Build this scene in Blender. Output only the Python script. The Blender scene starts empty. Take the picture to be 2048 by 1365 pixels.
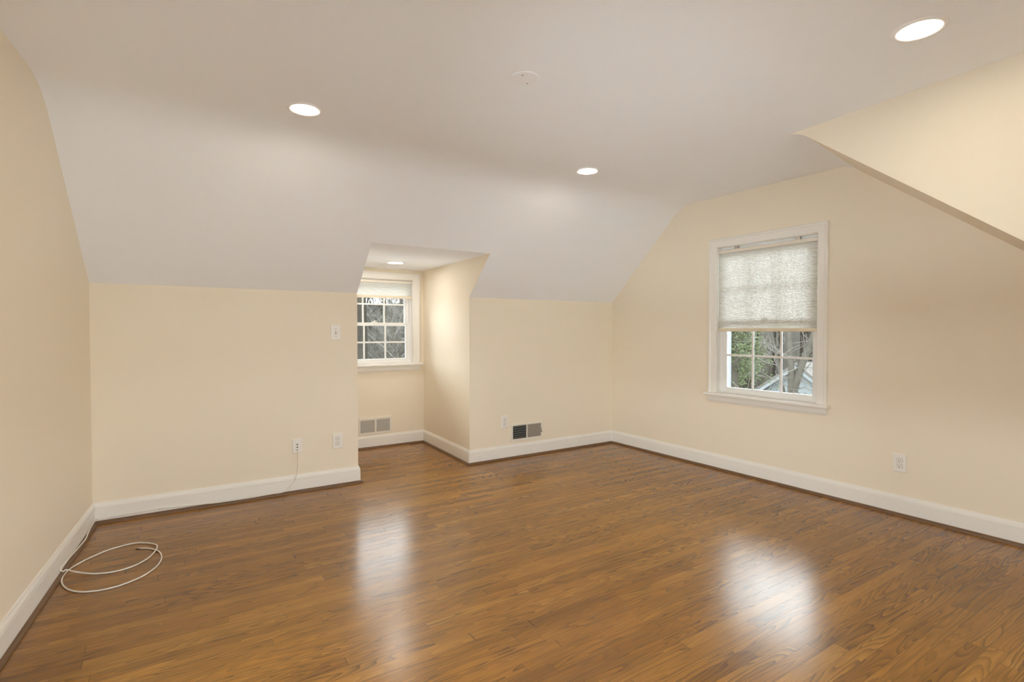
import bpy, bmesh, math, random
from mathutils import Vector, Matrix

S = bpy.context.scene
COL = S.collection
R = math.radians

# ---------------------------------------------------------------- camera
F_PX = 1051.19
YAW, PITCH, ROLL = R(32.9429), R(-1.1395), R(-0.0466)
CAM = Vector((-4.1121, -4.3, 1.2483))
cd = bpy.data.cameras.new('camera')
cam = bpy.data.objects.new('camera', cd)
COL.objects.link(cam)
cd.sensor_fit = 'HORIZONTAL'
cd.sensor_width = 36.0
cd.lens = 36.0 * F_PX / 2048.0
cd.clip_start = 0.05
cd.clip_end = 300
fw = Vector((math.sin(YAW) * math.cos(PITCH), math.cos(YAW) * math.cos(PITCH), math.sin(PITCH)))
rt = Vector((math.cos(YAW), -math.sin(YAW), 0))
up = rt.cross(fw)
rt2 = rt * math.cos(ROLL) + up * math.sin(ROLL)
up2 = -rt * math.sin(ROLL) + up * math.cos(ROLL)
cam.matrix_world = Matrix(((rt2.x, up2.x, -fw.x, CAM.x), (rt2.y, up2.y, -fw.y, CAM.y),
                           (rt2.z, up2.z, -fw.z, CAM.z), (0, 0, 0, 1)))
S.camera = cam

# ---------------------------------------------------------------- sky, exposure
SKY = 14.0
LAMP = 66.0
S.view_settings.view_transform = 'Standard'
S.view_settings.look = 'None'
S.view_settings.gamma = 1.0
S.view_settings.exposure = 0.12
S.view_settings.use_curve_mapping = False
w = bpy.data.worlds.new('overcast_sky')
S.world = w
w.use_nodes = True
bg = w.node_tree.nodes['Background']
bg.inputs['Color'].default_value = (0.92, 0.965, 1.0, 1)
bg.inputs['Strength'].default_value = SKY
cy = S.cycles
cy.use_denoising = True
cy.max_bounces = 14
cy.diffuse_bounces = 9
cy.glossy_bounces = 4
cy.transmission_bounces = 6
cy.transparent_max_bounces = 12
cy.sample_clamp_indirect = 0.0
cy.caustics_reflective = False
cy.caustics_refractive = False

# ---------------------------------------------------------------- room numbers (metres; corner of far and right wall is 0,0,0)
HK, HC, HD = 1.5564, 2.4387, 1.9136          # knee wall, flat ceiling, dormer ceiling
SF = 0.94                                    # pitch of the far slope
TL = math.tan(R(4.4415))
XL = -4.5511
def xleft(y): return XL + y * TL
XD0, XD1, YB = -2.8344, -1.796, 1.1794       # dormer opening and its back wall
def xdr(y): return XD1 + (y / YB) * 0.0544   # right cheek of the far dormer
def xck(y): return -0.949 + 0.0796 * (y + 2.528)   # cheek of the near dormer
YN, YF = -3.85, -5.2                         # near knee wall, near wall

# ---------------------------------------------------------------- materials
def new_mat(name):
    m = bpy.data.materials.new(name)
    m.use_nodes = True
    return m, m.node_tree.nodes, m.node_tree.links, m.node_tree.nodes['Principled BSDF']
def plain(name, col, rough=0.5, metal=0.0, spec=0.5, bump=0.0, bscale=200.0, vary=0.0):
    m, N, L, b = new_mat(name)
    b.inputs['Base Color'].default_value = (*col, 1)
    b.inputs['Roughness'].default_value = rough
    b.inputs['Metallic'].default_value = metal
    b.inputs['Specular IOR Level'].default_value = spec
    if bump or vary:
        tc = N.new('ShaderNodeTexCoord')
        no = N.new('ShaderNodeTexNoise')
        no.inputs['Scale'].default_value = bscale
        no.inputs['Detail'].default_value = 3
        L.new(tc.outputs['Object'], no.inputs['Vector'])
        if bump:
            bp = N.new('ShaderNodeBump')
            bp.inputs['Strength'].default_value = bump
            bp.inputs['Distance'].default_value = 0.002
            L.new(no.outputs['Fac'], bp.inputs['Height'])
            L.new(bp.outputs['Normal'], b.inputs['Normal'])
        if vary:
            mx = N.new('ShaderNodeMixRGB')
            mx.inputs['Color1'].default_value = (*[c * (1 - vary) for c in col], 1)
            mx.inputs['Color2'].default_value = (*[min(1, c * (1 + vary)) for c in col], 1)
            L.new(no.outputs['Fac'], mx.inputs['Fac'])
            L.new(mx.outputs['Color'], b.inputs['Base Color'])
    return m
M = {}
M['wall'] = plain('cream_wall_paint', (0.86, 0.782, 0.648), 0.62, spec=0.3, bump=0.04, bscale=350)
M['ceiling'] = plain('white_ceiling_paint', (0.91, 0.93, 0.965), 0.8, spec=0.2, bump=0.03, bscale=300)
M['trim'] = plain('white_trim_paint', (0.86, 0.84, 0.80), 0.35, spec=0.4)
M['vinyl'] = plain('white_vinyl', (0.84, 0.84, 0.83), 0.35, spec=0.4)
M['frame_dark'] = plain('darkened_outer_frame', (0.17, 0.18, 0.195), 0.6, spec=0.0)  # white outer frame, colour darkened to offset the sky light on it
M['plate'] = plain('white_plastic', (0.86, 0.83, 0.78), 0.35)
M['slot'] = plain('dark_slot', (0.03, 0.025, 0.02), 0.6)
M['steel'] = plain('steel_screw', (0.5, 0.47, 0.42), 0.35, metal=0.9)
M['rail'] = plain('beige_shade_rail', (0.78, 0.69, 0.54), 0.4)
M['headrail'] = plain('warm_white_headrail', (0.80, 0.75, 0.67), 0.4)
M['brass'] = plain('brass_connector', (0.55, 0.42, 0.22), 0.3, metal=1.0)
M['cable'] = plain('white_cable_jacket', (0.83, 0.79, 0.72), 0.45)
M['register'] = plain('white_register_metal', (0.82, 0.78, 0.70), 0.4)
M['louver'] = plain('dark_louver_metal', (0.10, 0.105, 0.10), 0.45, vary=0.15, bscale=30)
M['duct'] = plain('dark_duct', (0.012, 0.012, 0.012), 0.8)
M['damper'] = plain('grey_beige_damper', (0.36, 0.32, 0.27), 0.6)
M['shoe'] = plain('stained_oak_shoe', (0.16, 0.085, 0.038), 0.45, vary=0.2, bscale=18)
M['bark'] = plain('grey_brown_bark', (0.042, 0.039, 0.033), 0.9, spec=0.0, vary=0.35, bscale=9)
M['twig'] = plain('pale_twig_bark', (0.072, 0.069, 0.062), 0.9, spec=0.0, vary=0.25, bscale=5)
M['dark_bark'] = plain('dark_wet_bark', (0.020, 0.018, 0.015), 0.9, spec=0.0, vary=0.35, bscale=9)
M['pale_bark'] = plain('pale_twig_bark', (0.085, 0.082, 0.074), 0.9, spec=0.0, vary=0.25, bscale=5)
M['needle'] = plain('evergreen_leaf', (0.045, 0.057, 0.030), 0.7, spec=0.0, vary=0.45, bscale=3)
M['siding'] = plain('pale_blue_siding', (0.14, 0.155, 0.16), 0.7, spec=0.0, vary=0.06, bscale=4)
M['shingle'] = plain('grey_shingle', (0.08, 0.077, 0.074), 0.9, spec=0.0, vary=0.2, bscale=6)
M['ground'] = plain('leaf_litter', (0.022, 0.0205, 0.018), 1.0, spec=0.0, vary=0.5, bscale=1.6)

def emit(name, col, strength):
    m, N, L, b = new_mat(name)
    b.inputs['Base Color'].default_value = (1, 1, 1, 1)
    b.inputs['Emission Color'].default_value = (*col, 1)
    b.inputs['Emission Strength'].default_value = strength
    return m
M['lens'] = emit('glowing_lens', (1.0, 0.90, 0.73), LAMP)
M['lens_low'] = emit('dimmer_glowing_lens', (1.0, 0.96, 0.89), LAMP * 1.35)
def fabric():
    m, N, L, b = new_mat('cellular_shade_fabric')
    N.remove(b)
    out = N['Material Output']
    d = N.new('ShaderNodeBsdfDiffuse'); d.inputs['Color'].default_value = (0.80, 0.79, 0.76, 1)
    t = N.new('ShaderNodeBsdfTranslucent'); t.inputs['Color'].default_value = (0.80, 0.80, 0.79, 1)
    mx = N.new('ShaderNodeMixShader'); mx.inputs['Fac'].default_value = 0.20
    L.new(d.outputs[0], mx.inputs[1]); L.new(t.outputs[0], mx.inputs[2]); L.new(mx.outputs[0], out.inputs['Surface'])
    return m
M['fabric'] = fabric()
def glass():
    m, N, L, b = new_mat('window_glass')
    N.remove(b)
    out = N['Material Output']
    tr = N.new('ShaderNodeBsdfTransparent'); tr.inputs['Color'].default_value = (0.95, 0.97, 0.96, 1)
    gl = N.new('ShaderNodeBsdfGlossy'); gl.inputs['Roughness'].default_value = 0.0
    fr = N.new('ShaderNodeFresnel'); fr.inputs['IOR'].default_value = 1.45
    mx = N.new('ShaderNodeMixShader')
    L.new(fr.outputs[0], mx.inputs['Fac']); L.new(tr.outputs[0], mx.inputs[1]); L.new(gl.outputs[0], mx.inputs[2])
    L.new(mx.outputs[0], out.inputs['Surface'])
    return m
M['glass'] = glass()

def oak():
    m, N, L, b = new_mat('stained_oak_strip_floor')
    def val(x):
        return x
    def math_(op, a, c=None, clamp=False):
        n = N.new('ShaderNodeMath'); n.operation = op; n.use_clamp = clamp
        for i, v in enumerate((a, c)):
            if v is None: continue
            if isinstance(v, (int, float)): n.inputs[i].default_value = v
            else: L.new(v, n.inputs[i])
        return n.outputs[0]
    def comb(x, y, z):
        n = N.new('ShaderNodeCombineXYZ')
        for i, v in enumerate((x, y, z)):
            if isinstance(v, (int, float)): n.inputs[i].default_value = v
            else: L.new(v, n.inputs[i])
        return n.outputs[0]
    def white(dim, vec=None, wv=None):
        n = N.new('ShaderNodeTexWhiteNoise'); n.noise_dimensions = dim
        if vec is not None: L.new(vec, n.inputs['Vector'])
        if wv is not None: L.new(wv, n.inputs['W'])
        return n
    def noise(vec, scale, detail, rough=0.5, dist=0.0):
        n = N.new('ShaderNodeTexNoise')
        n.inputs['Scale'].default_value = scale; n.inputs['Detail'].default_value = detail
        n.inputs['Roughness'].default_value = rough; n.inputs['Distortion'].default_value = dist
        L.new(vec, n.inputs['Vector'])
        return n.outputs['Fac']
    tc = N.new('ShaderNodeTexCoord')
    sp = N.new('ShaderNodeSeparateXYZ'); L.new(tc.outputs['Object'], sp.inputs[0])
    X, Y = sp.outputs[0], sp.outputs[1]
    PW, PL = 0.0572, 0.85
    ys = math_('DIVIDE', Y, PW)
    row = math_('FLOOR', ys)
    fy = math_('FRACT', ys)
    rw = white('1D', wv=row)
    xs = math_('ADD', math_('DIVIDE', X, PL), math_('MULTIPLY', rw.outputs['Value'], 9.7))
    # uneven board lengths
    xs = math_('ADD', xs, math_('MULTIPLY', math_('SINE', math_('ADD', math_('MULTIPLY', xs, 2.4), math_('MULTIPLY', row, 1.7))), 0.28))
    colm = math_('FLOOR', xs)
    fx = math_('FRACT', xs)
    idn = white('2D', vec=comb(row, colm, 0))
    ids = N.new('ShaderNodeSeparateColor'); L.new(idn.outputs['Color'], ids.inputs[0])
    i1, i2, i3 = ids.outputs[0], ids.outputs[1], ids.outputs[2]
    # board colour
    rp = N.new('ShaderNodeValToRGB')
    e = rp.color_ramp.elements
    e[0].position = 0.0; e[0].color = (0.251, 0.108, 0.015, 1)
    e[1].position = 1.0; e[1].color = (0.369, 0.174, 0.027, 1)
    for pos, c in ((0.2, (0.286, 0.126, 0.017)), (0.55, (0.307, 0.137, 0.020)), (0.82, (0.333, 0.152, 0.022))):
        k = e.new(pos); k.color = (*c, 1)
    L.new(i1, rp.inputs[0])
    # cathedral figure: contour lines of a stretched noise field, different on every board
    gv = comb(math_('ADD', math_('MULTIPLY', X, 1.5), math_('MULTIPLY', i2, 80)),
              math_('ADD', math_('MULTIPLY', Y, 17.0), math_('MULTIPLY', i3, 60)),
              math_('MULTIPLY', i1, 40))
    g = noise(gv, 1.0, 1.0, 0.35, 0.2)
    wob = noise(comb(math_('MULTIPLY', X, 14.0), math_('MULTIPLY', Y, 160.0), i2), 1.0, 2, 0.6)
    ring = math_('FRACT', math_('ADD', math_('MULTIPLY', g, 13.0), math_('MULTIPLY', wob, 0.35)))
    ring = math_('POWER', ring, 2.0)
    # strength of the figure differs between boards
    amt = math_('ADD', 0.30, math_('MULTIPLY', math_('POWER', i3, 1.3), 0.62))
    pores = noise(comb(math_('MULTIPLY', X, 9.0), math_('MULTIPLY', Y, 420.0), i1), 1.0, 3, 0.6)
    pores = math_('MULTIPLY', math_('SUBTRACT', pores, 0.42, True), 2.2, True)
    cloud = noise(comb(math_('MULTIPLY', X, 2.2), math_('MULTIPLY', Y, 7.0), i2), 1.0, 3, 0.55)
    dark = math_('ADD', math_('MULTIPLY', ring, amt), math_('MULTIPLY', pores, 0.34), True)
    # joints
    ga = math_('LESS_THAN', fy, 0.022)
    gb = math_('GREATER_THAN', fy, 0.985)
    gx = math_('LESS_THAN', fx, 0.0028)
    gap = math_('MAXIMUM', math_('MULTIPLY', math_('MAXIMUM', ga, gb), 0.42), math_('MULTIPLY', gx, 0.5))
    mx = N.new('ShaderNodeMixRGB'); mx.blend_type = 'MIX'
    L.new(math_('MULTIPLY', dark, 0.82), mx.inputs['Fac']); L.new(rp.outputs[0], mx.inputs['Color1'])
    mx.inputs['Color2'].default_value = (0.050, 0.023, 0.006, 1)
    m2 = N.new('ShaderNodeMixRGB'); m2.blend_type = 'MULTIPLY'; m2.inputs['Fac'].default_value = 1.0
    L.new(mx.outputs[0], m2.inputs['Color1'])
    cl = math_('ADD', 0.66, math_('MULTIPLY', cloud, 0.80))
    L.new(comb(cl, cl, cl), m2.inputs['Color2'])
    m3 = N.new('ShaderNodeMixRGB')
    L.new(gap, m3.inputs['Fac']); L.new(m2.outputs[0], m3.inputs['Color1']); m3.inputs['Color2'].default_value = (0.02, 0.011, 0.005, 1)
    L.new(m3.outputs[0], b.inputs['Base Color'])
    rg = math_('ADD', 0.22, math_('MULTIPLY', cloud, 0.04))
    L.new(rg, b.inputs['Roughness'])
    b.inputs['Specular IOR Level'].default_value = 0.58
    bp = N.new('ShaderNodeBump'); bp.inputs['Strength'].default_value = 0.22; bp.inputs['Distance'].default_value = 0.0012
    h = math_('SUBTRACT', math_('SUBTRACT', 1.0, math_('MULTIPLY', dark, 0.02)), gap)
    L.new(h, bp.inputs['Height']); L.new(bp.outputs['Normal'], b.inputs['Normal'])
    return m
M['oak'] = oak()

# ---------------------------------------------------------------- mesh helpers
def link(name, me, mat, parent=None):
    o = bpy.data.objects.new(name, me)
    COL.objects.link(o)
    if mat is not None: me.materials.append(mat)
    if parent is not None: o.parent = parent
    return o
def mesh(name, verts, faces, mat, parent=None, smooth=False, recalc=True):
    me = bpy.data.meshes.new(name)
    me.from_pydata([tuple(v) for v in verts], [], faces)
    if recalc:
        bm = bmesh.new(); bm.from_mesh(me)
        bmesh.ops.recalc_face_normals(bm, faces=bm.faces)
        bm.to_mesh(me); bm.free()
    if smooth:
        for p in me.polygons: p.use_smooth = True
    return link(name, me, mat, parent)
class MB:
    """collects the pieces of ONE part"""
    def __init__(s): s.v = []; s.f = []
    def add(s, v, f):
        k = len(s.v); s.v += [tuple(a) for a in v]; s.f += [[i + k for i in q] for q in f]; return s
    def box(s, x0, x1, y0, y1, z0, z1, bev=0.0):
        x0, x1 = min(x0, x1), max(x0, x1); y0, y1 = min(y0, y1), max(y0, y1); z0, z1 = min(z0, z1), max(z0, z1)
        if bev <= 0:
            v = [(x, y, z) for x in (x0, x1) for y in (y0, y1) for z in (z0, z1)]
            f = [(0, 1, 3, 2), (4, 6, 7, 5), (0, 4, 5, 1), (2, 3, 7, 6), (0, 2, 6, 4), (1, 5, 7, 3)]
            return s.add(v, f)
        bm = bmesh.new()
        bmesh.ops.create_cube(bm, size=1.0)
        for q in bm.verts:
            q.co = Vector(((x0 + x1) / 2 + q.co.x * (x1 - x0), (y0 + y1) / 2 + q.co.y * (y1 - y0), (z0 + z1) / 2 + q.co.z * (z1 - z0)))
        bmesh.ops.bevel(bm, geom=bm.edges[:] , offset=bev, segments=2, affect='EDGES', profile=0.5)
        bm.verts.index_update()
        s.add([q.co[:] for q in bm.verts], [[q.index for q in fc.verts] for fc in bm.faces])
        bm.free(); return s
    def prism(s, poly, axis, a, b):
        """poly in the two other axes, extruded from a to b along axis (0,1,2)"""
        n = len(poly)
        def P(q, t):
            if axis == 0: return (t, q[0], q[1])
            if axis == 1: return (q[0], t, q[1])
            return (q[0], q[1], t)
        v = [P(q, a) for q in poly] + [P(q, b) for q in poly]
        f = [list(range(n)), list(range(2 * n - 1, n - 1, -1))] + [[i, (i + 1) % n, n + (i + 1) % n, n + i] for i in range(n)]
        return s.add(v, f)
    def cyl(s, c, r, axis, a, b, n=24, r2=None):
        r2 = r if r2 is None else r2
        def P(x, y, t):
            if axis == 0: return (t, c[0] + x, c[1] + y)
            if axis == 1: return (c[0] + x, t, c[1] + y)
            return (c[0] + x, c[1] + y, t)
        v = [P(r * math.cos(2 * math.pi * i / n), r * math.sin(2 * math.pi * i / n), a) for i in range(n)]
        v += [P(r2 * math.cos(2 * math.pi * i / n), r2 * math.sin(2 * math.pi * i / n), b) for i in range(n)]
        f = [list(range(n)), list(range(n, 2 * n))] + [[i, (i + 1) % n, n + (i + 1) % n, n + i] for i in range(n)]
        return s.add(v, f)
    def tube(s, pts, rad, n=6, cap=True):
        pts = [Vector(p) for p in pts]
        rad = rad if isinstance(rad, (list, tuple)) else [rad] * len(pts)
        k0 = len(s.v); prev = None
        for i, p in enumerate(pts):
            d = (pts[min(i + 1, len(pts) - 1)] - pts[max(i - 1, 0)])
            if d.length < 1e-9: d = Vector((0, 0, 1))
            d.normalize()
            if prev is None:
                a = d.orthogonal().normalized()
            else:
                a = (prev - d * prev.dot(d))
                a = a.normalized() if a.length > 1e-6 else d.orthogonal().normalized()
            prev = a; b2 = d.cross(a)
            for j in range(n):
                t = 2 * math.pi * j / n
                s.v.append(tuple(p + (a * math.cos(t) + b2 * math.sin(t)) * rad[i]))
        for i in range(len(pts) - 1):
            for j in range(n):
                s.f.append([k0 + i * n + j, k0 + i * n + (j + 1) % n, k0 + (i + 1) * n + (j + 1) % n, k0 + (i + 1) * n + j])
        if cap:
            s.f.append([k0 + j for j in range(n)]); s.f.append([k0 + (len(pts) - 1) * n + j for j in range(n)])
        return s
    def build(s, name, mat, parent=None, smooth=False, recalc=True):
        return mesh(name, s.v, s.f, mat, parent, smooth, recalc)
def rect_ring(u0, u1, v0, v1, hu0, hu1, hv0, hv1):
    """the four boards around a hole, as rectangles"""
    return [(u0, hu0, v0, v1), (hu1, u1, v0, v1), (hu0, hu1, v0, hv0), (hu0, hu1, hv1, v1)]
def struct(o, label=None):
    o['kind'] = 'structure'
    if label: o['label'] = label
    return o
def empty(name, loc, rz=0.0):
    o = bpy.data.objects.new(name, None)
    COL.objects.link(o); o.location = loc; o.rotation_euler = (0, 0, rz); o.empty_display_size = 0.1
    return o
def tag(o, label, cat, group=None, kind=None):
    o['label'] = label; o['category'] = cat
    if group: o['group'] = group
    if kind: o['kind'] = kind
    return o
def smooth_path(ctrl, sub=8):
    P = [Vector(c) for c in ctrl]; out = []
    for i in range(len(P) - 1):
        p0 = P[max(i - 1, 0)]; p1 = P[i]; p2 = P[i + 1]; p3 = P[min(i + 2, len(P) - 1)]
        for k in range(sub):
            t = k / sub
            out.append(0.5 * ((2 * p1) + (-p0 + p2) * t + (2 * p0 - 5 * p1 + 4 * p2 - p3) * t * t + (-p0 + 3 * p1 - 3 * p2 + p3) * t ** 3))
    out.append(P[-1]); return out

# ---------------------------------------------------------------- the room shell
struct(MB().box(-5.3, 0.2, -5.4, 1.4, -0.06, 0.0).build('floor', M['oak']))

# ceiling: far slope, soft bend, flat part, and the near slope right of the near dormer
def fillet(p0, p1, p2, t, n=24):
    """quadratic bend near corner p1 in the (y,z) plane"""
    a = Vector(p1) + (Vector(p0) - Vector(p1)).normalized() * t
    b = Vector(p1) + (Vector(p2) - Vector(p1)).normalized() * t
    return [tuple(a * (1 - s) ** 2 + Vector(p1) * 2 * s * (1 - s) + b * s * s) for s in [i / n for i in range(n + 1)]]
yk = -(HC - HK) / SF
YD = -(HD - HK) / SF
bend = fillet((0, HK), (yk, HC), (-3, HC), 0.17)
prof_all = [(0, HK), (YD, HD)] + bend + [(-2.30, HC)]
SN = 0.785
Y0N = -2.565
nb = fillet((-2, HC), (Y0N, HC), (Y0N - 1, HC - SN), 0.085, 18)
zn = HC - SN * (Y0N - YN)
prof_near = [(-2.30, HC)] + nb + [(YN, zn), (YN - .2, zn - .2 * SN)]
v = []; f = []
def strip(prof, x0f, x1f):
    k = len(v)
    for (y, z) in prof: v.append((x0f(y), y, z)); v.append((x1f(y), y, z))
    for i in range(len(prof) - 1): f.append([k + 2 * i, k + 2 * i + 1, k + 2 * i + 3, k + 2 * i + 2])
strip(prof_all, lambda y: -5.3, lambda y: XD0)
strip(prof_all[1:], lambda y: XD0, lambda y: xdr(0) + 0.0)
strip(prof_all, lambda y: XD1, lambda y: 0.0)
strip([(-2.30, HC), (-2.47, HC), (-5.4, HC)], lambda y: -5.3, xck)
k = len(v)
v += [(xck(-2.30), -2.30, HC), (0.0, -2.30, HC), (0.0, nb[0][0] + .145, HC), (xck(nb[0][0]), nb[0][0], HC)]
f.append([k, k + 1, k + 2, k + 3])
k = len(v)
for i, (y, z) in enumerate(nb):
    v.append((xck(y), y, z)); v.append((0.0, y + .145, z))
    if i: f.append([k + 2 * i - 2, k + 2 * i - 1, k + 2 * i + 1, k + 2 * i])
o = mesh('ceiling', v, f, M['ceiling'], smooth=False)
bm = bmesh.new(); bm.from_mesh(o.data); bmesh.ops.remove_doubles(bm, verts=bm.verts, dist=1e-5); bm.to_mesh(o.data); bm.free()
struct(o)
# near slope between the cheek and the right wall; its eave line runs a little skew, painted like the walls
v = []; f = []
for i, (y, z) in enumerate([nb[-1], (YN, zn), (YN - .2, zn - .2 * SN)]):
    v.append((xck(y), y, z)); v.append((0.0, y + 0.145, z))
    if i: f.append([2 * i - 2, 2 * i - 1, 2 * i + 1, 2 * i])
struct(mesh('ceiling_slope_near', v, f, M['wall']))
# dormer ceiling
struct(mesh('ceiling_dormer', [(XD0, YD, HD), (XD1, YD, HD), (xdr(YB), YB, HD), (XD0, YB, HD),
                               (XD0, YD, HD + .08), (XD1, YD, HD + .08), (xdr(YB), YB, HD + .08), (XD0, YB, HD + .08)],
            [(0, 1, 2, 3), (4, 5, 6, 7), (1, 2, 6, 5), (2, 3, 7, 6), (3, 0, 4, 7)], M['ceiling']))

# walls
T = 0.12
# (built in a frame turned with the wall: x along the wall towards the viewer, y outwards)
FILL_W4 = dict(u0=1.90, u1=4.45, v0=0.10, v1=1.02)  # unseen window added in the left wall to light the right wall
LROT = R(90 + 4.4415 - 9 + 0.0) if False else math.pi / 2 - R(4.4415)
mb = MB()
for (a, b, c, d) in rect_ring(-T, 5.5, 0, 2.6, FILL_W4['u0'], FILL_W4['u1'], FILL_W4['v0'] - .02, FILL_W4['v1']):
    mb.box(-b, -a, 0, .17, c, d)
wl = mb.build('wall_left', M['wall']); wl.location = (XL, 0, 0); wl.rotation_euler = (0, 0, math.pi / 2 - R(4.4415))
struct(wl)
struct(MB().box(XL, XD0, 0, T, 0, HK).build('wall_back_left', M['wall']))
struct(MB().prism([(XD1, 0), (0, 0), (0, T), (xdr(T), T)], 2, 0, HK).build('wall_back_right', M['wall']))
dpoly = [(T, 0), (YB, 0), (YB, HD), (YD + .001, HD), (.001, HK), (T, HK)]
struct(MB().prism(dpoly, 0, XD0 - .1, XD0).build('wall_dormer_left', M['wall']))
mb = MB().prism(dpoly, 0, 0, 0.1)
mb.v = [(xdr(max(y, 0)) + x if y > 0 else XD1 + x, y, z) for (x, y, z) in mb.v]
struct(mb.build('wall_dormer_right', M['wall']))
WT = 0.17
W1 = dict(u0=1.339, u1=2.215, v0=0.690, v1=1.985)      # right-wall window opening, u = -y
W2 = dict(u0=-2.692, u1=-1.868, v0=0.893, v1=1.800)    # dormer window opening, u = x
FILL_W3 = dict(u0=1.22, u1=4.68, v0=0.10, v1=0.88)          # unseen window added behind the viewer to brighten the room, u = -x
mb = MB()
for (a, b, c, d) in rect_ring(XD0 - .1, xdr(YB) + .1, 0, HD + .1, W2['u0'], W2['u1'], W2['v0'] - .02, W2['v1']):
    mb.box(a, b, YB, YB + WT, c, d)
struct(mb.build('wall_dormer_back', M['wall']))
mb = MB()
for (a, b, c, d) in rect_ring(-5.4, T, 0, 2.6, -W1['u1'], -W1['u0'], W1['v0'] - .02, W1['v1']):
    mb.box(0, WT, a, b, c, d)
struct(mb.build('wall_right', M['wall']))
# cheek of the near dormer
cp = nb + [(YN, zn), (YN, 0), (-5.4, 0), (-5.4, HC)]
mb = MB().prism(cp, 0, 0, 0.08)
mb.v = [(xck(y) + x, y, z + (0.0 if x < .01 else 0.002)) for (x, y, z) in mb.v]
struct(mb.build('wall_cheek', M['wall']))
struct(MB().prism([(xck(YN) , YN), (0, YN), (0, YN - .1), (xck(YN - .1), YN - .1)], 2, 0, zn + .05).build('wall_front_right', M['wall']))
mb = MB()
for (a, b, c, d) in rect_ring(-5.3, -0.9, 0, 2.6, -FILL_W3['u1'], -FILL_W3['u0'], FILL_W3['v0'] - .02, FILL_W3['v1']):
    mb.box(a, b, YF - WT, YF, c, d)
struct(mb.build('wall_front', M['wall']))

# baseboards with cap moulding and stained shoe
BP = [(0, 0.0), (0.014, 0.0), (0.014, 0.0980), (0.0085, 0.0995), (0.0085, 0.1030), (0.0135, 0.1040), (0.0135, 0.110), (0.011, 0.119),
      (0.0075, 0.126), (0.0055, 0.134), (0.0, 0.136)]
SP = [(0.014, 0.0)] + [(0.014 + 0.018 * math.cos(R(a)), 0.019 * math.sin(R(a))) for a in range(0, 91, 15)]
path = [('left', (xleft(YF), YF)), ('back_left', (XL, 0)), ('dormer_left', (XD0, 0)), ('dormer_back', (XD0, YB)),
        ('dormer_right', (xdr(YB), YB)), ('back_right', (XD1, 0)), ('right', (0, 0)), ('front_right', (0, YN)),
        ('cheek', (xck(YN), YN)), ('front', (xck(YF), YF))]
n = len(path)
def nrm(a, b):
    d = Vector((b[0] - a[0], b[1] - a[1])).normalized(); return Vector((d.y, -d.x))
for i in range(n):
    nm, a = path[i]; b = path[(i + 1) % n][1]; pa = path[i - 1][1]; nx = path[(i + 2) % n][1]
    n0, n1, n2 = nrm(pa, a), nrm(a, b), nrm(b, nx)
    ma = (n0 + n1) / (1 + n0.dot(n1)); mb_ = (n1 + n2) / (1 + n1.dot(n2))
    def sweep(prof):
        k = len(prof)
        v = [(a[0] + ma.x * t, a[1] + ma.y * t, z) for t, z in prof] + [(b[0] + mb_.x * t, b[1] + mb_.y * t, z) for t, z in prof]
        return v, [list(range(k)), list(range(k, 2 * k))] + [[q, (q + 1) % k, k + (q + 1) % k, k + q] for q in range(k)]
    bb = struct(mesh('baseboard_' + nm, *sweep(BP), M['trim']))
    mesh('shoe_molding', *sweep(SP), M['shoe'], bb)['label'] = 'brown stained oak shoe moulding'

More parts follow.
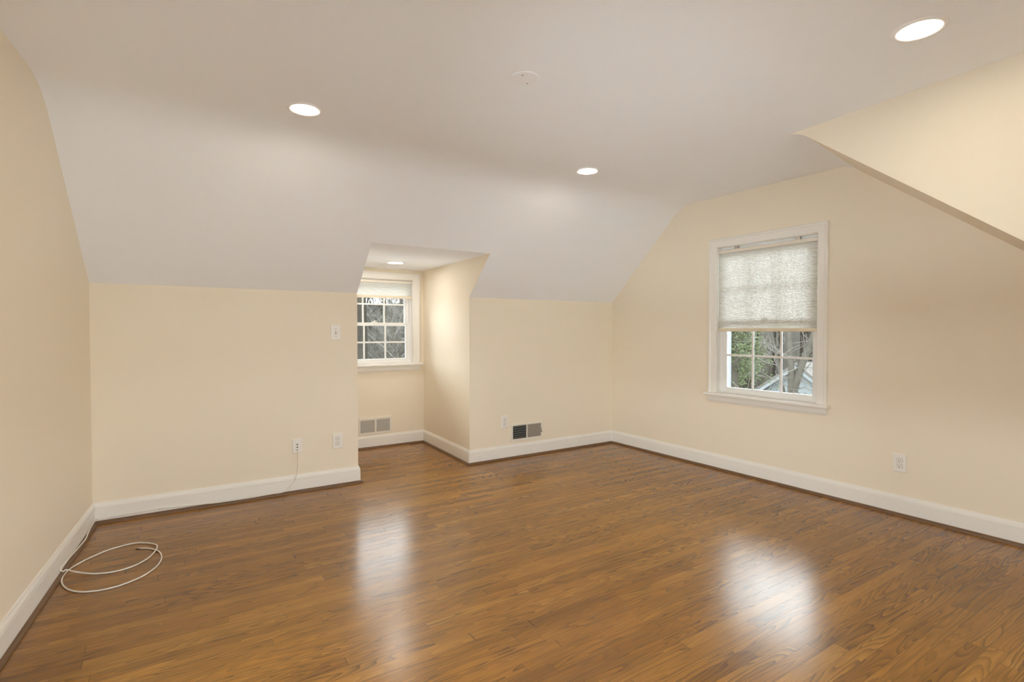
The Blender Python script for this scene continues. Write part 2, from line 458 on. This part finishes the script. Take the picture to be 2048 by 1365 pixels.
# ---------------------------------------------------------------- windows (local: x = u to the right, y = outwards, z = up)
def frame_ring(mb, u0, u1, v0, v1, a, b, sl, sr, sb, st, bev=0.003):
    mb.box(u0, u0 + sl, a, b, v0, v1, bev); mb.box(u1 - sr, u1, a, b, v0, v1, bev)
    mb.box(u0 + sl, u1 - sr, a, b, v0, v0 + sb, bev); mb.box(u0 + sl, u1 - sr, a, b, v1 - st, v1, bev)
    return mb
def grid(u0, u1, v0, v1, cols, rows, y, wdt):
    mb = MB()
    for i in range(1, cols):
        u = u0 + (u1 - u0) * i / cols
        mb.box(u - wdt / 2, u + wdt / 2, y - .006, y + .006, v0, v1, .002)
    for j in range(1, rows):
        z = v0 + (v1 - v0) * j / rows
        mb.box(u0, u1, y - .0055, y + .0055, z - wdt / 2, z + wdt / 2, .002)
    return mb
def window(name, loc, rz, W, cw, rail, cols, horn, detail=True):
    u0, u1, v0, v1 = W['u0'], W['u1'], W['v0'], W['v1']
    root = empty(name, loc, rz); struct(root)
    # casing: three mitred lengths with a raised back band
    pr = [(0, 0), (0, .011), (.006, .0155), (.05, .0175), (.056, .020), (.060, .0245), (.072, .0245), (cw - .004, .0225), (cw, .018), (cw, 0)]
    pth = [(u0, v0), (u0, v1), (u1, v1), (u1, v0)]
    nn = [Vector((-1, 0)), Vector((-1, 1)), Vector((1, 1)), Vector((1, 0))]
    k = len(pr); mb = MB()
    for s in range(3):
        v = [(pth[s][0] + nn[s].x * d, -e, pth[s][1] + nn[s].y * d) for d, e in pr] + [(pth[s + 1][0] + nn[s + 1].x * d, -e, pth[s + 1][1] + nn[s + 1].y * d) for d, e in pr]
        mb.add(v, [list(range(k)), list(range(k, 2 * k))] + [[q, (q + 1) % k, k + (q + 1) % k, k + q] for q in range(k)])
    mb.build('casing', M['trim'], root)
    # stool with nosed front, and the apron under it
    st = [(0.07, v0 - .028), (-.052, v0 - .028), (-.058, v0 - .024), (-.061, v0 - .014), (-.058, v0 - .004), (-.052, v0), (0.07, v0)]
    k = len(st)
    sb = MB()
    sb.prism([(y, z) for y, z in st if True], 0, u0 - cw - horn, u1 + cw + horn)
    sb.v = [(x, min(y, 0.0) if (x < u0 - .01 or x > u1 + .01) else y, z) for x, y, z in sb.v]
    # the horns stop at the wall; the middle runs into the opening
    sb.box(u0, u1, 0.0, 0.07, v0 - .028, v0)
    sb.build('stool', M['trim'], root)
    ap = [(0, v0 - .028), (-.014, v0 - .028), (-.017, v0 - .034), (-.017, v0 - .066), (-.013, v0 - .074), (-.009, v0 - .083), (0, v0 - .085)]
    MB().prism(ap, 0, u0 - cw, u1 + cw).build('apron', M['trim'], root)
    # jamb and outer frame
    j = MB(); frame_ring(j, u0 - .008, u1 + .008, v0 - .008, v1 + .008, .001, .052, .012, .012, .006, .012, 0)
    j.build('jamb', M['trim'], root)
    o = MB(); frame_ring(o, u0 - .012, u1 + .012, v0 - .012, v1 + .012, .05, .12, .028, .028, .03, .028, 0.002)
    o.build('outer_frame', M['vinyl'], root)
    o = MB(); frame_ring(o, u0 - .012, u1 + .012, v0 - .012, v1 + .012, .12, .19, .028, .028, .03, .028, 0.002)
    o.build('outer_frame_darkened', M['frame_dark'], root)
    g0, g1 = u0 + .016, u1 - .016
    vm = rail
    for nm, a, b, lo, hi, sbt, stp in (('lower_sash', .052, .082, v0 + .006, vm + .017, .046, .034), ('upper_sash', .086, .116, vm - .017, v1 - .016, .034, .05)):
        s = MB(); frame_ring(s, g0, g1, lo, hi, a, b, .047, .047, sbt, stp, .004)
        so = s.build(nm, M['vinyl'], root)
        c = (a + b) / 2
        MB().box(g0 + .045, g1 - .045, c - .002, c + .002, lo + sbt - .002, hi - stp + .002).build('glass_pane', M['glass'], so)
        if cols > 1:
            grid(g0 + .047, g1 - .047, lo + sbt, hi - stp, cols, 2, c - .009, .017).build('muntins', M['vinyl'], so)
    pl = bpy.data.lights.new('daylight_portal', 'AREA')      # tells the renderer where daylight comes in; gives no light itself
    pl.shape = 'RECTANGLE'; pl.size = u1 - u0; pl.size_y = v1 - v0
    pl.cycles.is_portal = True
    po = bpy.data.objects.new('daylight_portal', pl); COL.objects.link(po); po.parent = root
    po.location = ((u0 + u1) / 2, .21, (v0 + v1) / 2); po.rotation_euler = (-math.pi / 2, 0, 0)
    if detail:
        lk = MB(); um = (u0 + u1) / 2
        lk.box(um - .03, um + .03, .047, .075, vm + .0172, vm + .026, .003); lk.cyl((um, .062), .010, 2, vm + .026, vm + .036, 16)
        lk.box(um - .005, um + .032, .056, .066, vm + .036, vm + .041, .002)
        lk.build('sash_lock', M['vinyl'], root)
    return root
window('window_1', (0, 0, 0), -math.pi / 2, W1, .078, 1.332, 3, .022)
window('window_2', (0, YB, 0), 0.0, W2, .070, 1.318, 3, .022)
window('fill_window_3', (0, YF, 0), math.pi, FILL_W3, .078, .49, 1, .022, False)
window('fill_window_4', (XL, 0, 0), math.pi / 2 - R(4.4415), dict(u0=-FILL_W4['u1'], u1=-FILL_W4['u0'], v0=FILL_W4['v0'], v1=FILL_W4['v1']), .078, .56, 1, .022, False)

def shade(name, loc, rz, u0, u1, top, bottom, y, label, brackets):
    root = empty(name, loc, rz); tag(root, label, 'window shade')
    root.location = loc
    hr = MB().box(u0, u1, y - .014, y + .016, top - .030, top, .004).build('headrail', M['headrail'], root)
    if brackets:
        for t in (.20, .82):
            u = u0 + (u1 - u0) * t
            MB().box(u - .018, u + .018, y - .010, y + .012, top - .001, top + .026, .002).build('bracket', M['steel'], hr)
    # accordion of cells
    z1, z0 = top - .030, bottom + .028
    nce = max(4, int(round((z1 - z0) / .0098)))
    pr = []
    for i in range(nce * 2 + 1):
        pr.append((y + (.0 if i % 2 == 0 else -.0075), z1 + (z0 - z1) * i / (nce * 2)))
    v = [(u0 + .004, a, z) for a, z in pr] + [(u1 - .004, a, z) for a, z in pr]
    k = len(pr)
    mesh('pleated_fabric', v, [[i, i + 1, k + i + 1, k + i] for i in range(k - 1)], M['fabric'], root)
    MB().box(u0 + .002, u1 - .002, y - .012, y + .012, bottom, bottom + .028, .005).build('bottom_rail', M['rail'], root)['label'] = 'solid beige bottom rail of the shade'
    return root
shade('cellular_shade', (0, 0, 0), -math.pi / 2, W1['u0'] + .006, W1['u1'] - .006, 1.958, 1.238, .018,
      'white cellular shade half lowered over the window in the right wall', True)
shade('cellular_shade', (0, YB, 0), 0.0, W2['u0'] + .005, W2['u1'] - .005, 1.790, 1.597, .016,
      'short white cellular shade drawn up at the top of the dormer window', False)

# ---------------------------------------------------------------- recessed lights and the blank cover
def downlight(x, y, z, label, group, lens='lens'):
    root = empty('recessed_light', (x, y, z)); tag(root, label, 'ceiling light', group)
    n = 48; v = []; f = []
    pr = [(.0685, -.001), (.071, -.0045), (.080, -.006), (.091, -.0045), (.094, 0)]
    for r, h in pr:
        for i in range(n):
            t = 2 * math.pi * i / n; v.append((r * math.cos(t), r * math.sin(t), h))
    for q in range(len(pr) - 1):
        for i in range(n): f.append([q * n + i, q * n + (i + 1) % n, (q + 1) * n + (i + 1) % n, (q + 1) * n + i])
    mesh('trim_ring', v, f, M['ceiling_trim'], root, smooth=True)
    MB().cyl((0, 0), .069, 2, -.003, -.001, n).build('light_lens', M[lens], root)['label'] = 'glowing warm white lens'
    return root
M['ceiling_trim'] = plain('white_light_trim', (0.91, 0.92, 0.94), 0.8)
downlight(-3.497, -1.306, HC, 'round recessed ceiling light at the left above the blank wall', 'recessed lights')
downlight(-1.495, -1.298, HC, 'round recessed ceiling light in the middle, right of the dormer opening', 'recessed lights')
downlight(-1.618, -3.412, HC, 'large near recessed ceiling light beside the cream cheek wall at upper right', 'recessed lights')
downlight(-2.267, 0.638, HD, 'small recessed light in the low dormer ceiling above its window', 'recessed lights', 'lens_low')
downlight(-3.55, -3.41, HC, 'recessed ceiling light nearest the viewer on the left side', 'recessed lights')

root = empty('ceiling_cover', (-2.698, -2.232, HC))
tag(root, 'round white blank cover plate screwed to the flat ceiling', 'cover plate')
n = 48
v = [(r * math.cos(2 * math.pi * i / n), r * math.sin(2 * math.pi * i / n), h) for r, h in ((.070, 0), (.070, -.0022), (.067, -.0042), (.061, -.0046)) for i in range(n)]
f = [[q * n + i, q * n + (i + 1) % n, (q + 1) * n + (i + 1) % n, (q + 1) * n + i] for q in range(3) for i in range(n)] + [list(range(3 * n, 4 * n))]
mesh('cover_disc', v, f, M['ceiling_trim'], root)
for a in (1, -1):
    d = Vector((-.032, -.027)) * a
    MB().cyl((d.x, d.y), .0045, 2, -.0060, -.0044, 14).build('screw', M['steel'], root)

# ---------------------------------------------------------------- wall plates (local: x right, y into the wall, z up)
def plate(mb, w, h, t=.006):
    a, b = w / 2, h / 2; k = .005
    v = [(-a, 0, -b), (a, 0, -b), (a, 0, b), (-a, 0, b), (-a, -t * .45, -b), (a, -t * .45, -b), (a, -t * .45, b), (-a, -t * .45, b),
         (-a + k, -t, -b + k), (a - k, -t, -b + k), (a - k, -t, b - k), (-a + k, -t, b - k)]
    f = [(0, 1, 2, 3), (8, 9, 10, 11)] + [(i, (i + 1) % 4, 4 + (i + 1) % 4, 4 + i) for i in range(4)] + [(4 + i, 4 + (i + 1) % 4, 8 + (i + 1) % 4, 8 + i) for i in range(4)]
    return mb.add(v, f)
def outlet(loc, rz, label, group):
    root = empty('wall_outlet', loc, rz); tag(root, label, 'outlet', group)
    plate(MB(), .082, .124).build('cover_plate', M['plate'], root)
    for s in (1, -1):
        zc = s * .0195
        poly = [(.0172 * math.cos(R(t)), zc + max(-.0125, min(.0125, .0172 * math.sin(R(t))))) for t in range(0, 360, 12)]
        rc = MB().prism(poly, 1, -.0085, -.005).build('receptacle', M['plate'], root)
        sl = MB()
        sl.box(-.0075, -.0052, -.0088, -.0075, zc - .001, zc + .008); sl.box(.0052, .0072, -.0088, -.0075, zc, zc + .007)
        sl.cyl((0, zc - .0065), .0030, 1, -.0088, -.0075, 14)
        sl.build('slots', M['slot'], rc)
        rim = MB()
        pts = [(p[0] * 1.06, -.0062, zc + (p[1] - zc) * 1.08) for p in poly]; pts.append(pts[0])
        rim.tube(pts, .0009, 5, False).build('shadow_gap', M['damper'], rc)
    MB().cyl((0, 0), .003, 1, -.0075, -.0058, 14).build('screw', M['plate'], root)
    return root
outlet((-2.999, 0, .362), 0, 'white duplex outlet on the far wall just left of the dormer opening', 'duplex outlets')
outlet((-1.411, 0, .363), 0, 'white duplex outlet on the far wall beside the half open vent', 'duplex outlets')
outlet((0, -2.762, .353), -math.pi / 2, 'white duplex outlet on the right wall below and right of the window', 'duplex outlets')

root = empty('cable_jack', (-3.3065, 0, .357)); tag(root, 'white wall jack with three ports and the white cable plugged in', 'wall jack')
plate(MB(), .072, .115).build('cover_plate', M['plate'], root)
ins = MB().box(-.0165, .0165, -.0075, -.005, -.034, .034, .001).build('port_insert', M['plate'], root)
for i, z in enumerate((.0125, -.0085, -.0285)):
    pb = MB(); pb.cyl((0.0, z), .0052, 1, -.0080, -.006, 16); pb.build('port', M['slot'], ins)
nut = MB(); nut.cyl((0, -.0285), .0048, 1, -.020, -.0078, 6); nut.build('cable_nut', M['steel'], root)

root = empty('light_switch', (-3.008, 0, 1.234)); tag(root, 'white toggle switch plate at shoulder height left of the dormer', 'switch')
plate(MB(), .082, .124).build('cover_plate', M['plate'], root)
MB().box(-.0056, .0056, -.0068, -.005, -.0125, .0125).build('toggle_slot', M['damper'], root)
MB().prism([(-.006, -.004), (-.006, .006), (-.017, .010), (-.018, .005)], 0, -.0038, .0038).build('toggle', M['plate'], root)
for z in (.030, -.030): MB().cyl((0, z), .0032, 1, -.0072, -.0058, 14).build('screw', M['damper'], root)

# ---------------------------------------------------------------- floor-level air registers
def register(name, loc, w, h, openings, label, dark_left):
    root = empty(name, loc, 0.0); tag(root, label, 'air vent', 'wall registers')
    fr = MB(); a, b, t = w / 2, h / 2, .009
    us = [-a] + [u for o in openings for u in o[:2]] + [a]
    z0, z1 = openings[0][2], openings[0][3]
    fr.box(-a, a, -t, 0, z1, b, .002); fr.box(-a, a, -t, 0, -b, z0, .002)
    for i in range(0, len(us), 2): fr.box(us[i], us[i + 1], -t, 0, z0, z1, .0012)
    fr.box(-a, a, -.002, 0, -b, b)
    fo = fr.build('frame', M['register'], root)
    for i, o in enumerate(openings):
        if dark_left and i == 0:
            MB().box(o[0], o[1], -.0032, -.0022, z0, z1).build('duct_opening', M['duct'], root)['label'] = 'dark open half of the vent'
            nl = 6
            for q in range(nl):
                z = z0 + (q + .55) * (z1 - z0) / nl
                MB().prism([(-.0034, z + .0065), (-.0084, z - .0050), (-.0088, z - .0040), (-.0040, z + .0072)], 0, o[0] + .001, o[1] - .001).build('louver', M['louver'], root)
        elif dark_left:
            dp = MB().box(o[0], o[1], -.0045, -.0022, z0, z1).build('damper_panel', M['damper'], root)
            dp['label'] = 'grey beige closed half of the vent'
            fi = MB(); nf = 26
            for q in range(nf):
                u = o[0] + (q + .5) * (o[1] - o[0]) / nf; fi.box(u - .0012, u + .0012, -.0075, -.0044, z0, z1)
            fi.build('fins', M['damper_fin'], root)
        else:
            MB().box(o[0], o[1], -.0032, -.0022, z0, z1).build('duct_opening', M['damper'], root)
            fi = MB(); nf = 17
            for q in range(nf):
                z = z0 + (q + .5) * (z1 - z0) / nf
                fi.prism([(-.0034, z + .0022), (-.0078, z - .0022), (-.0078, z - .0010), (-.0034, z + .0034)], 0, o[0], o[1])
            fi.build('louvers', M['register_louver'], root)
    for s in (1, -1):
        MB().cyl((s * (a - .010), 0.0 if not dark_left else .055), .003, 1, -.0104, -.0088, 12).build('screw', M['register'], root)
    if dark_left:
        lv = MB().box(a - .0165, a - .0125, -.0115, -.0085, -.022, .022); lv.box(a - .0165, a - .0085, -.022, -.010, -.016, -.009, .001)
        lv.build('lever', M['louver'], root)['label'] = 'small dark damper lever'
    return root
M['register_louver'] = plain('grey_white_louver', (0.58, 0.55, 0.50), 0.5)
M['damper_fin'] = plain('grey_beige_fin', (0.42, 0.38, 0.32), 0.6)
register('wall_register', (-1.154, 0, .243), .379, .170, [(-.167, -.007, -.060, .069), (.006, .172, -.060, .069)],
         'white floor level vent on the far wall, left half open and dark', True)
register('wall_register', (-2.294, YB, .2365), .360, .176, [(-.166, -.013, -.066, .064), (.006, .154, -.066, .064)],
         'white louvered vent low on the dormer wall under the window', False)

# ---------------------------------------------------------------- the coaxial cable
coil = [(-4.578, -0.8), (-4.538, -0.842), (-4.48, -0.889), (-4.435, -0.912), (-4.387, -0.925), (-4.333, -0.92), (-4.278, -0.887), (-4.23, -0.818), (-4.2, -0.73), (-4.195, -0.678), (-4.204, -0.635), (-4.229, -0.589), (-4.272, -0.55), (-4.307, -0.537), (-4.356, -0.541), (-4.434, -0.578), (-4.504, -0.65), (-4.542, -0.706), (-4.566, -0.749), (-4.581, -0.8), (-4.587, -0.86), (-4.584, -0.911), (-4.57, -0.974), (-4.544, -1.036), (-4.516, -1.076), (-4.484, -1.105), (-4.449, -1.123), (-4.405, -1.133), (-4.361, -1.131), (-4.321, -1.118), (-4.252, -1.071), (-4.199, -0.989), (-4.177, -0.915), (-4.171, -0.854), (-4.177, -0.789), (-4.192, -0.735), (-4.218, -0.69), (-4.248, -0.658), (-4.278, -0.640)]
ctrl = [(-3.3065, -.020, .3285), (-3.304, -.024, .318), (-3.3025, -.015, .295), (-3.301, -.006, .262), (-3.3015, -.006, .211), (-3.307, -.010, .160), (-3.320, -.0195, .118),
        (-3.350, -.0185, .070), (-3.408, -.021, .0245), (-3.50, -.024, .0215), (-3.62, -.027, .0195), (-3.74, -.027, .0195), (-3.86, -.025, .021), (-3.957, -.020, .0265),
        (-4.08, -.0185, .033), (-4.191, -.0185, .0395), (-4.28, -.0185, .038), (-4.36, -.0185, .0365), (-4.45, -.0185, .0335), (-4.512, -.021, .030),
        (-4.531, -.034, .030), (-4.538, -.075, .0345), (-4.5415, -.13, .0325), (-4.546, -.19, .0295), (-4.549, -.27, .0245), (-4.549, -.36, .0245), (-4.560, -.45, .0240), (-4.573, -.545, .0235),
        (-4.586, -.66, .0285), (-4.5935, -.735, .031), (-4.5985, -.795, .0375), (-4.6005, -.822, .039), (-4.598, -.829, .032), (-4.590, -.822, .020)]
r_c = .0036
for i, (x, y) in enumerate(coil):
    z = r_c + .001
    if 4 > i: z = (.0175, .0125, .008, .0055)[i]
    if i in (9, 8, 10): z += .0072 if i == 9 else .0035
    ctrl.append((x, y, z))
root = tag(MB().tube(smooth_path(ctrl, 6), r_c, 10).build('coaxial_cable', M['cable'], smooth=True),
           'white coaxial cable run along the baseboard and looped on the wood floor', 'cable')
e0 = Vector(ctrl[-1]); dr = (e0 - Vector(ctrl[-2])).normalized()
MB().tube([e0 - dr * .002, e0 + dr * .012], .0046, 8).build('connector_collar', M['steel'], root)
MB().tube([e0 + dr * .012, e0 + dr * .021], .0052, 6).build('connector_nut', M['brass'], root)['label'] = 'brass connector tip'
for (x, y, z, rz, lb) in ((-3.409, -.021, .0245, 0, 'small white cable clip on the shoe moulding under the wall jack'),
                          (-4.191, -.0185, .0395, 0, 'small white cable clip partway along the left baseboard'),
                          (-4.524, -.026, .030, -.8, 'small white cable clip in the left corner of the room')):
    c = empty('cable_clip', (x, y, z), rz); tag(c, lb, 'clip', 'cable clips')
    mb = MB(); pts = [(0, .0055 * math.cos(R(a)), .0055 * math.sin(R(a))) for a in range(-100, 101, 20)]
    mb.tube([(-.003, p[1] * -1, p[2]) for p in pts], .0018, 6); mb.tube([(.003, p[1] * -1, p[2]) for p in pts], .0018, 6)
    mb.build('saddle', M['plate'], c)
    MB().cyl((0, -.0055 + .0105), .0016, 1, -.009, -.0045, 10).build('nail', M['steel'], c)

# ---------------------------------------------------------------- outdoors: wooded slope, evergreen, neighbour's house
def gz(x, y):
    far = max(0.0, y - 9)
    z = -3.0 + 0.168 * min(far, 45)
    z = max(z, -3.0 + 0.17 * max(0.0, min(x - 22, 45))) - 0.3
    return z + 0.25 * math.sin(x * .35 + 1) * math.sin(y * .27)
v = []; f = []; NX, NY = 60, 60
for j in range(NY):
    for i in range(NX):
        x = -50 + 130 * i / (NX - 1); y = -30 + 110 * j / (NY - 1)
        v.append((x, y, gz(x, y)))
for j in range(NY - 1):
    for i in range(NX - 1): f.append([j * NX + i, j * NX + i + 1, (j + 1) * NX + i + 1, (j + 1) * NX + i])
o = mesh('ground', v, f, M['ground'], smooth=True); struct(o)
M['roof_pale'] = plain('pale_bounce_roof', (0.72, 0.74, 0.77), 0.9, spec=0.0, vary=0.12, bscale=14)  # unseen roof, flattened and lightened to bounce daylight into the dormer
struct(MB().prism([(1.37, .74), (3.6, .40), (3.6, .25), (1.37, .59)], 0, -6, 1).build('roof_bounce', M['roof_pale']))
M['bounce_pale'] = plain('pale_bounce_ground', (0.86, 0.89, 0.93), 1.0, vary=0.15, bscale=6)  # made very bright so unseen ground throws daylight up to the ceilings
struct(MB().box(-24, 14, -24, -5.8, -3.1, -2.55).box(-24, -5.4, -5.8, 1.5, -3.1, -2.55).build('ground_bounce', M['bounce_pale']))  # added out of view, bounces daylight in through the added windows
struct(MB().box(-14, 9, 3.8, 11.5, -3.25, -2.72).build('ground_bounce_back', M['bounce_pale']))  # added below the dormer, out of view, to bounce light onto its ceiling

def bare_tree(seed, h, r0, levels=4, lean=0.0):
    rnd = random.Random(seed)
    trunk = MB(); br = MB()
    def grow(p, d, length, rad, lev, mb):
        n = 4 if lev > 0 else 7
        pts = [p.copy()]; rr = [rad]; q = p.copy(); dd = d.copy()
        for i in range(n):
            dd = (dd + Vector((rnd.gauss(0, 1), rnd.gauss(0, 1), rnd.gauss(.25, 1))) * (.07 if lev == 0 else .16)).normalized()
            q = q + dd * (length / n); pts.append(q.copy()); rr.append(rad * (1 - .75 * (i + 1) / n) if lev else rad * (1 - .62 * (i + 1) / n))
        mb.tube(pts, rr, (8, 5, 4, 3, 3)[lev], False)
        if lev >= levels: return
        k = (17, 7, 5, 4)[lev]
        for c in range(k):
            t = rnd.uniform(.22 if lev == 0 else .25, .98); s = t * n; i = min(int(s), n - 1)
            bp = pts[i].lerp(pts[i + 1], s - i)
            az = rnd.uniform(0, 2 * math.pi); side = Vector((math.cos(az), math.sin(az), rnd.uniform(.1, .9)))
            nd = (dd * rnd.uniform(.1, .6) + side * .85).normalized()
            grow(bp, nd, length * rnd.uniform(.32, .55) * (1.15 - .5 * t), max(.007, rr[i] * rnd.uniform(.25, .42)), lev + 1, br)
    grow(Vector((0, 0, -.3)), Vector((lean, 0, 1)).normalized(), h, r0, 0, trunk)
    return trunk, br
def place_tree(name, kind, x, y, rz, s, label, group):
    root = empty(name, (x, y, gz(x, y) - .1), rz); root.scale = (s, s, s)
    tag(root, label, 'tree', group)
    a, b = kind
    for nm, src in (('trunk', a), ('branches', b)):
        c = src.copy() if src.parent is not None else src
        if c is not src: COL.objects.link(c)
        c.parent = root; c.name = nm
    return root
kinds = []
for sd, h, r in ((3, 13, .10), (8, 11, .075), (15, 15, .19), (23, 9, .05)):
    a, b = bare_tree(sd, h, r)
    tm, bmt = (M['bark'], M['pale_bark']) if sd in (3, 23) else (M['dark_bark'], M['dark_bark'])
    kinds.append((a.build('trunk', tm, recalc=False, smooth=True), b.build('branches', bmt, recalc=False)))
rnd = random.Random(5)
spots = [(0.35, 10.4, 2, 1.0)]
while len(spots) < 150:
    a = rnd.uniform(-.12, .62); d = rnd.uniform(11, 46)
    x = -4.1 + d * math.tan(a) + 1.2; y = -4.3 + d + 4
    if all((x - q[0]) ** 2 + (y - q[1]) ** 2 > 1.4 for q in spots): spots.append((x, y, rnd.choice((0, 1, 1, 3, 3)), rnd.uniform(.42, .68)))
for i, (x, y, k, s) in enumerate(spots):
    place_tree('bare_tree', kinds[k], x, y, 2.6 if i == 0 else rnd.uniform(0, 6.28), s,
               'thick dark tree trunk at the left edge of the dormer window view' if i == 0 else 'bare grey winter tree in the woods beyond the dormer window',
               None if i == 0 else 'bare winter woods')
rnd = random.Random(11)
for i in range(26):
    x = rnd.uniform(21, 42); y = x * rnd.uniform(.30, .75) - rnd.uniform(0, 4)
    place_tree('bare_tree', kinds[rnd.choice((0, 1, 2))], x, y, rnd.uniform(0, 6.28), rnd.uniform(.8, 1.1),
               'bare grey winter tree far beyond the right wall window', 'bare trees beyond the right window')
# the forked tree right outside the right-hand window
def forked():
    t = MB(); b = MB(); rnd = random.Random(4)
    def limb(mb, pts, r0, r1, n=8):
        p = smooth_path(pts, 4); mb.tube(p, [r0 + (r1 - r0) * i / (len(p) - 1) for i in range(len(p))], n, False); return p
    main = limb(t, [(0, 0, -.3), (.02, .03, 1.2), (0, 0, 2.6), (.0, -.03, 3.2)], .19, .14, 10)
    limbs = [limb(t, [(0, -.03, 3.1), (.05, -.18, 3.75), (.1, -.42, 4.5), (.1, -.8, 5.6), (.2, -1.2, 8)], .11, .03),
             limb(t, [(0, -.03, 3.0), (-.05, -.06, 3.8), (0, .02, 4.7), (.1, .1, 6.2), (0, .3, 9)], .085, .025),
             limb(t, [(0, 0, 2.7), (.1, .25, 3.5), (.2, .5, 4.4), (.2, .9, 6)], .05, .015)]
    for L_ in limbs + [main]:
        for k in range(26):
            p = L_[rnd.randrange(2, len(L_))]; az = rnd.uniform(0, 6.28)
            d = Vector((math.cos(az) * .7, math.sin(az), rnd.uniform(-.35, .8))); q = p.copy(); pts = [q.copy()]
            for i in range(5):
                d += Vector((rnd.gauss(0, .25), rnd.gauss(0, .25), rnd.gauss(0, .25))); q = q + d.normalized() * rnd.uniform(.12, .34); pts.append(q.copy())
            b.tube(pts, [.011, .009, .007, .005, .004, .003], 4, False)
            for m in (2, 3, 4):
                e = pts[m] + Vector((rnd.gauss(0, .25), rnd.gauss(0, .25), rnd.gauss(0, .25)))
                b.tube([pts[m], (pts[m] + e) / 2 + Vector((0, 0, .03)), e], [.005, .004, .002], 3, False)
    return t, b
a, b = forked()
place_tree('forked_tree', (a.build('trunk', M['bark'], recalc=False, smooth=True), b.build('branches', M['twig'], recalc=False)), 8.0, 2.46, 0, 1.0,
           'forked bare tree trunk close outside the right wall window', None)
# evergreen filling the left of that window
def evergreen(seed, h, rad, leaves):
    rnd = random.Random(seed); t = MB(); lf = MB()
    t.tube([(0, 0, -.3), (.05, 0, h * .4), (0, .04, h * .8), (0, 0, h)], [.16, .12, .06, .02], 8)
    tips = []
    for i in range(130):
        z = h * rnd.uniform(.04, .97); az = rnd.uniform(0, 6.28); L_ = rad * (1 - (z / h) ** 2) * rnd.uniform(.55, 1.0) + .1
        d = Vector((math.cos(az), math.sin(az), rnd.uniform(-.2, .25)))
        pts = [Vector((0, 0, z)) + d * (L_ * k / 4) + Vector((0, 0, -.12 * (k / 4) ** 2 * L_)) for k in range(5)]
        t.tube(pts, [.022, .016, .012, .008, .004], 4, False); tips.append(pts)
    for i in range(leaves):
        p = rnd.choice(tips); k = rnd.uniform(.8, 4); a = int(min(k, 3)); c = p[a].lerp(p[a + 1], k - a)
        c = c + Vector((rnd.gauss(0, .13), rnd.gauss(0, .13), rnd.gauss(0, .11)))
        n1 = Vector((rnd.gauss(0, 1), rnd.gauss(0, 1), rnd.gauss(0, 1))).normalized(); n2 = n1.orthogonal().normalized()
        s = rnd.uniform(.035, .075)
        lf.add([c - n1 * s, c + n2 * s * .4, c + n1 * s, c - n2 * s * .4], [(0, 1, 2, 3)])
    return t, lf
for (x, y, s, sd, lb) in ((9.6, 5.05, 1.0, 2, 'dense evergreen tree outside the right wall window on the left'),
                          (13.0, 7.3, 1.1, 6, 'evergreen tree standing behind the dense evergreen outside the right wall window')):
    a, lf = evergreen(sd, 10.0, 1.3, 13000)
    root = empty('evergreen_tree', (x, y, gz(x, y) - .1)); root.scale = (s, s, s); tag(root, lb, 'tree', 'evergreens')
    a.build('trunk', M['bark'], root, recalc=False); lf.build('foliage', M['needle'], root, recalc=False)
# neighbour's house: pale gable end
hx, hy, za = 18.0, 7.70, -0.27
root = empty('neighbour_house', (hx, hy, -5.0)); tag(root, 'pale neighbouring house with a gable end seen below the right wall window', 'house')
g = lambda d: za - .70 * abs(d) + 5.0
MB().prism([(-3.4, 0), (3.4, 0), (3.4, g(3.4)), (0, g(0)), (-3.4, g(-3.4))], 0, 0, 8).build('siding_walls', M['siding'], root)
for s in (1, -1):
    MB().prism([(0, g(0) + .02), (s * 3.8, g(3.8) + .02), (s * 3.8, g(3.8) + .16), (0, g(0) + .16)], 0, -.25, 8.2).build('roof_slope', M['shingle'], root)
    MB().prism([(0, g(0) - .12), (s * 3.8, g(3.8) - .12), (s * 3.8, g(3.8) + .02), (0, g(0) + .02)], 0, -.25, -.2).build('rake_board', M['siding'], root)
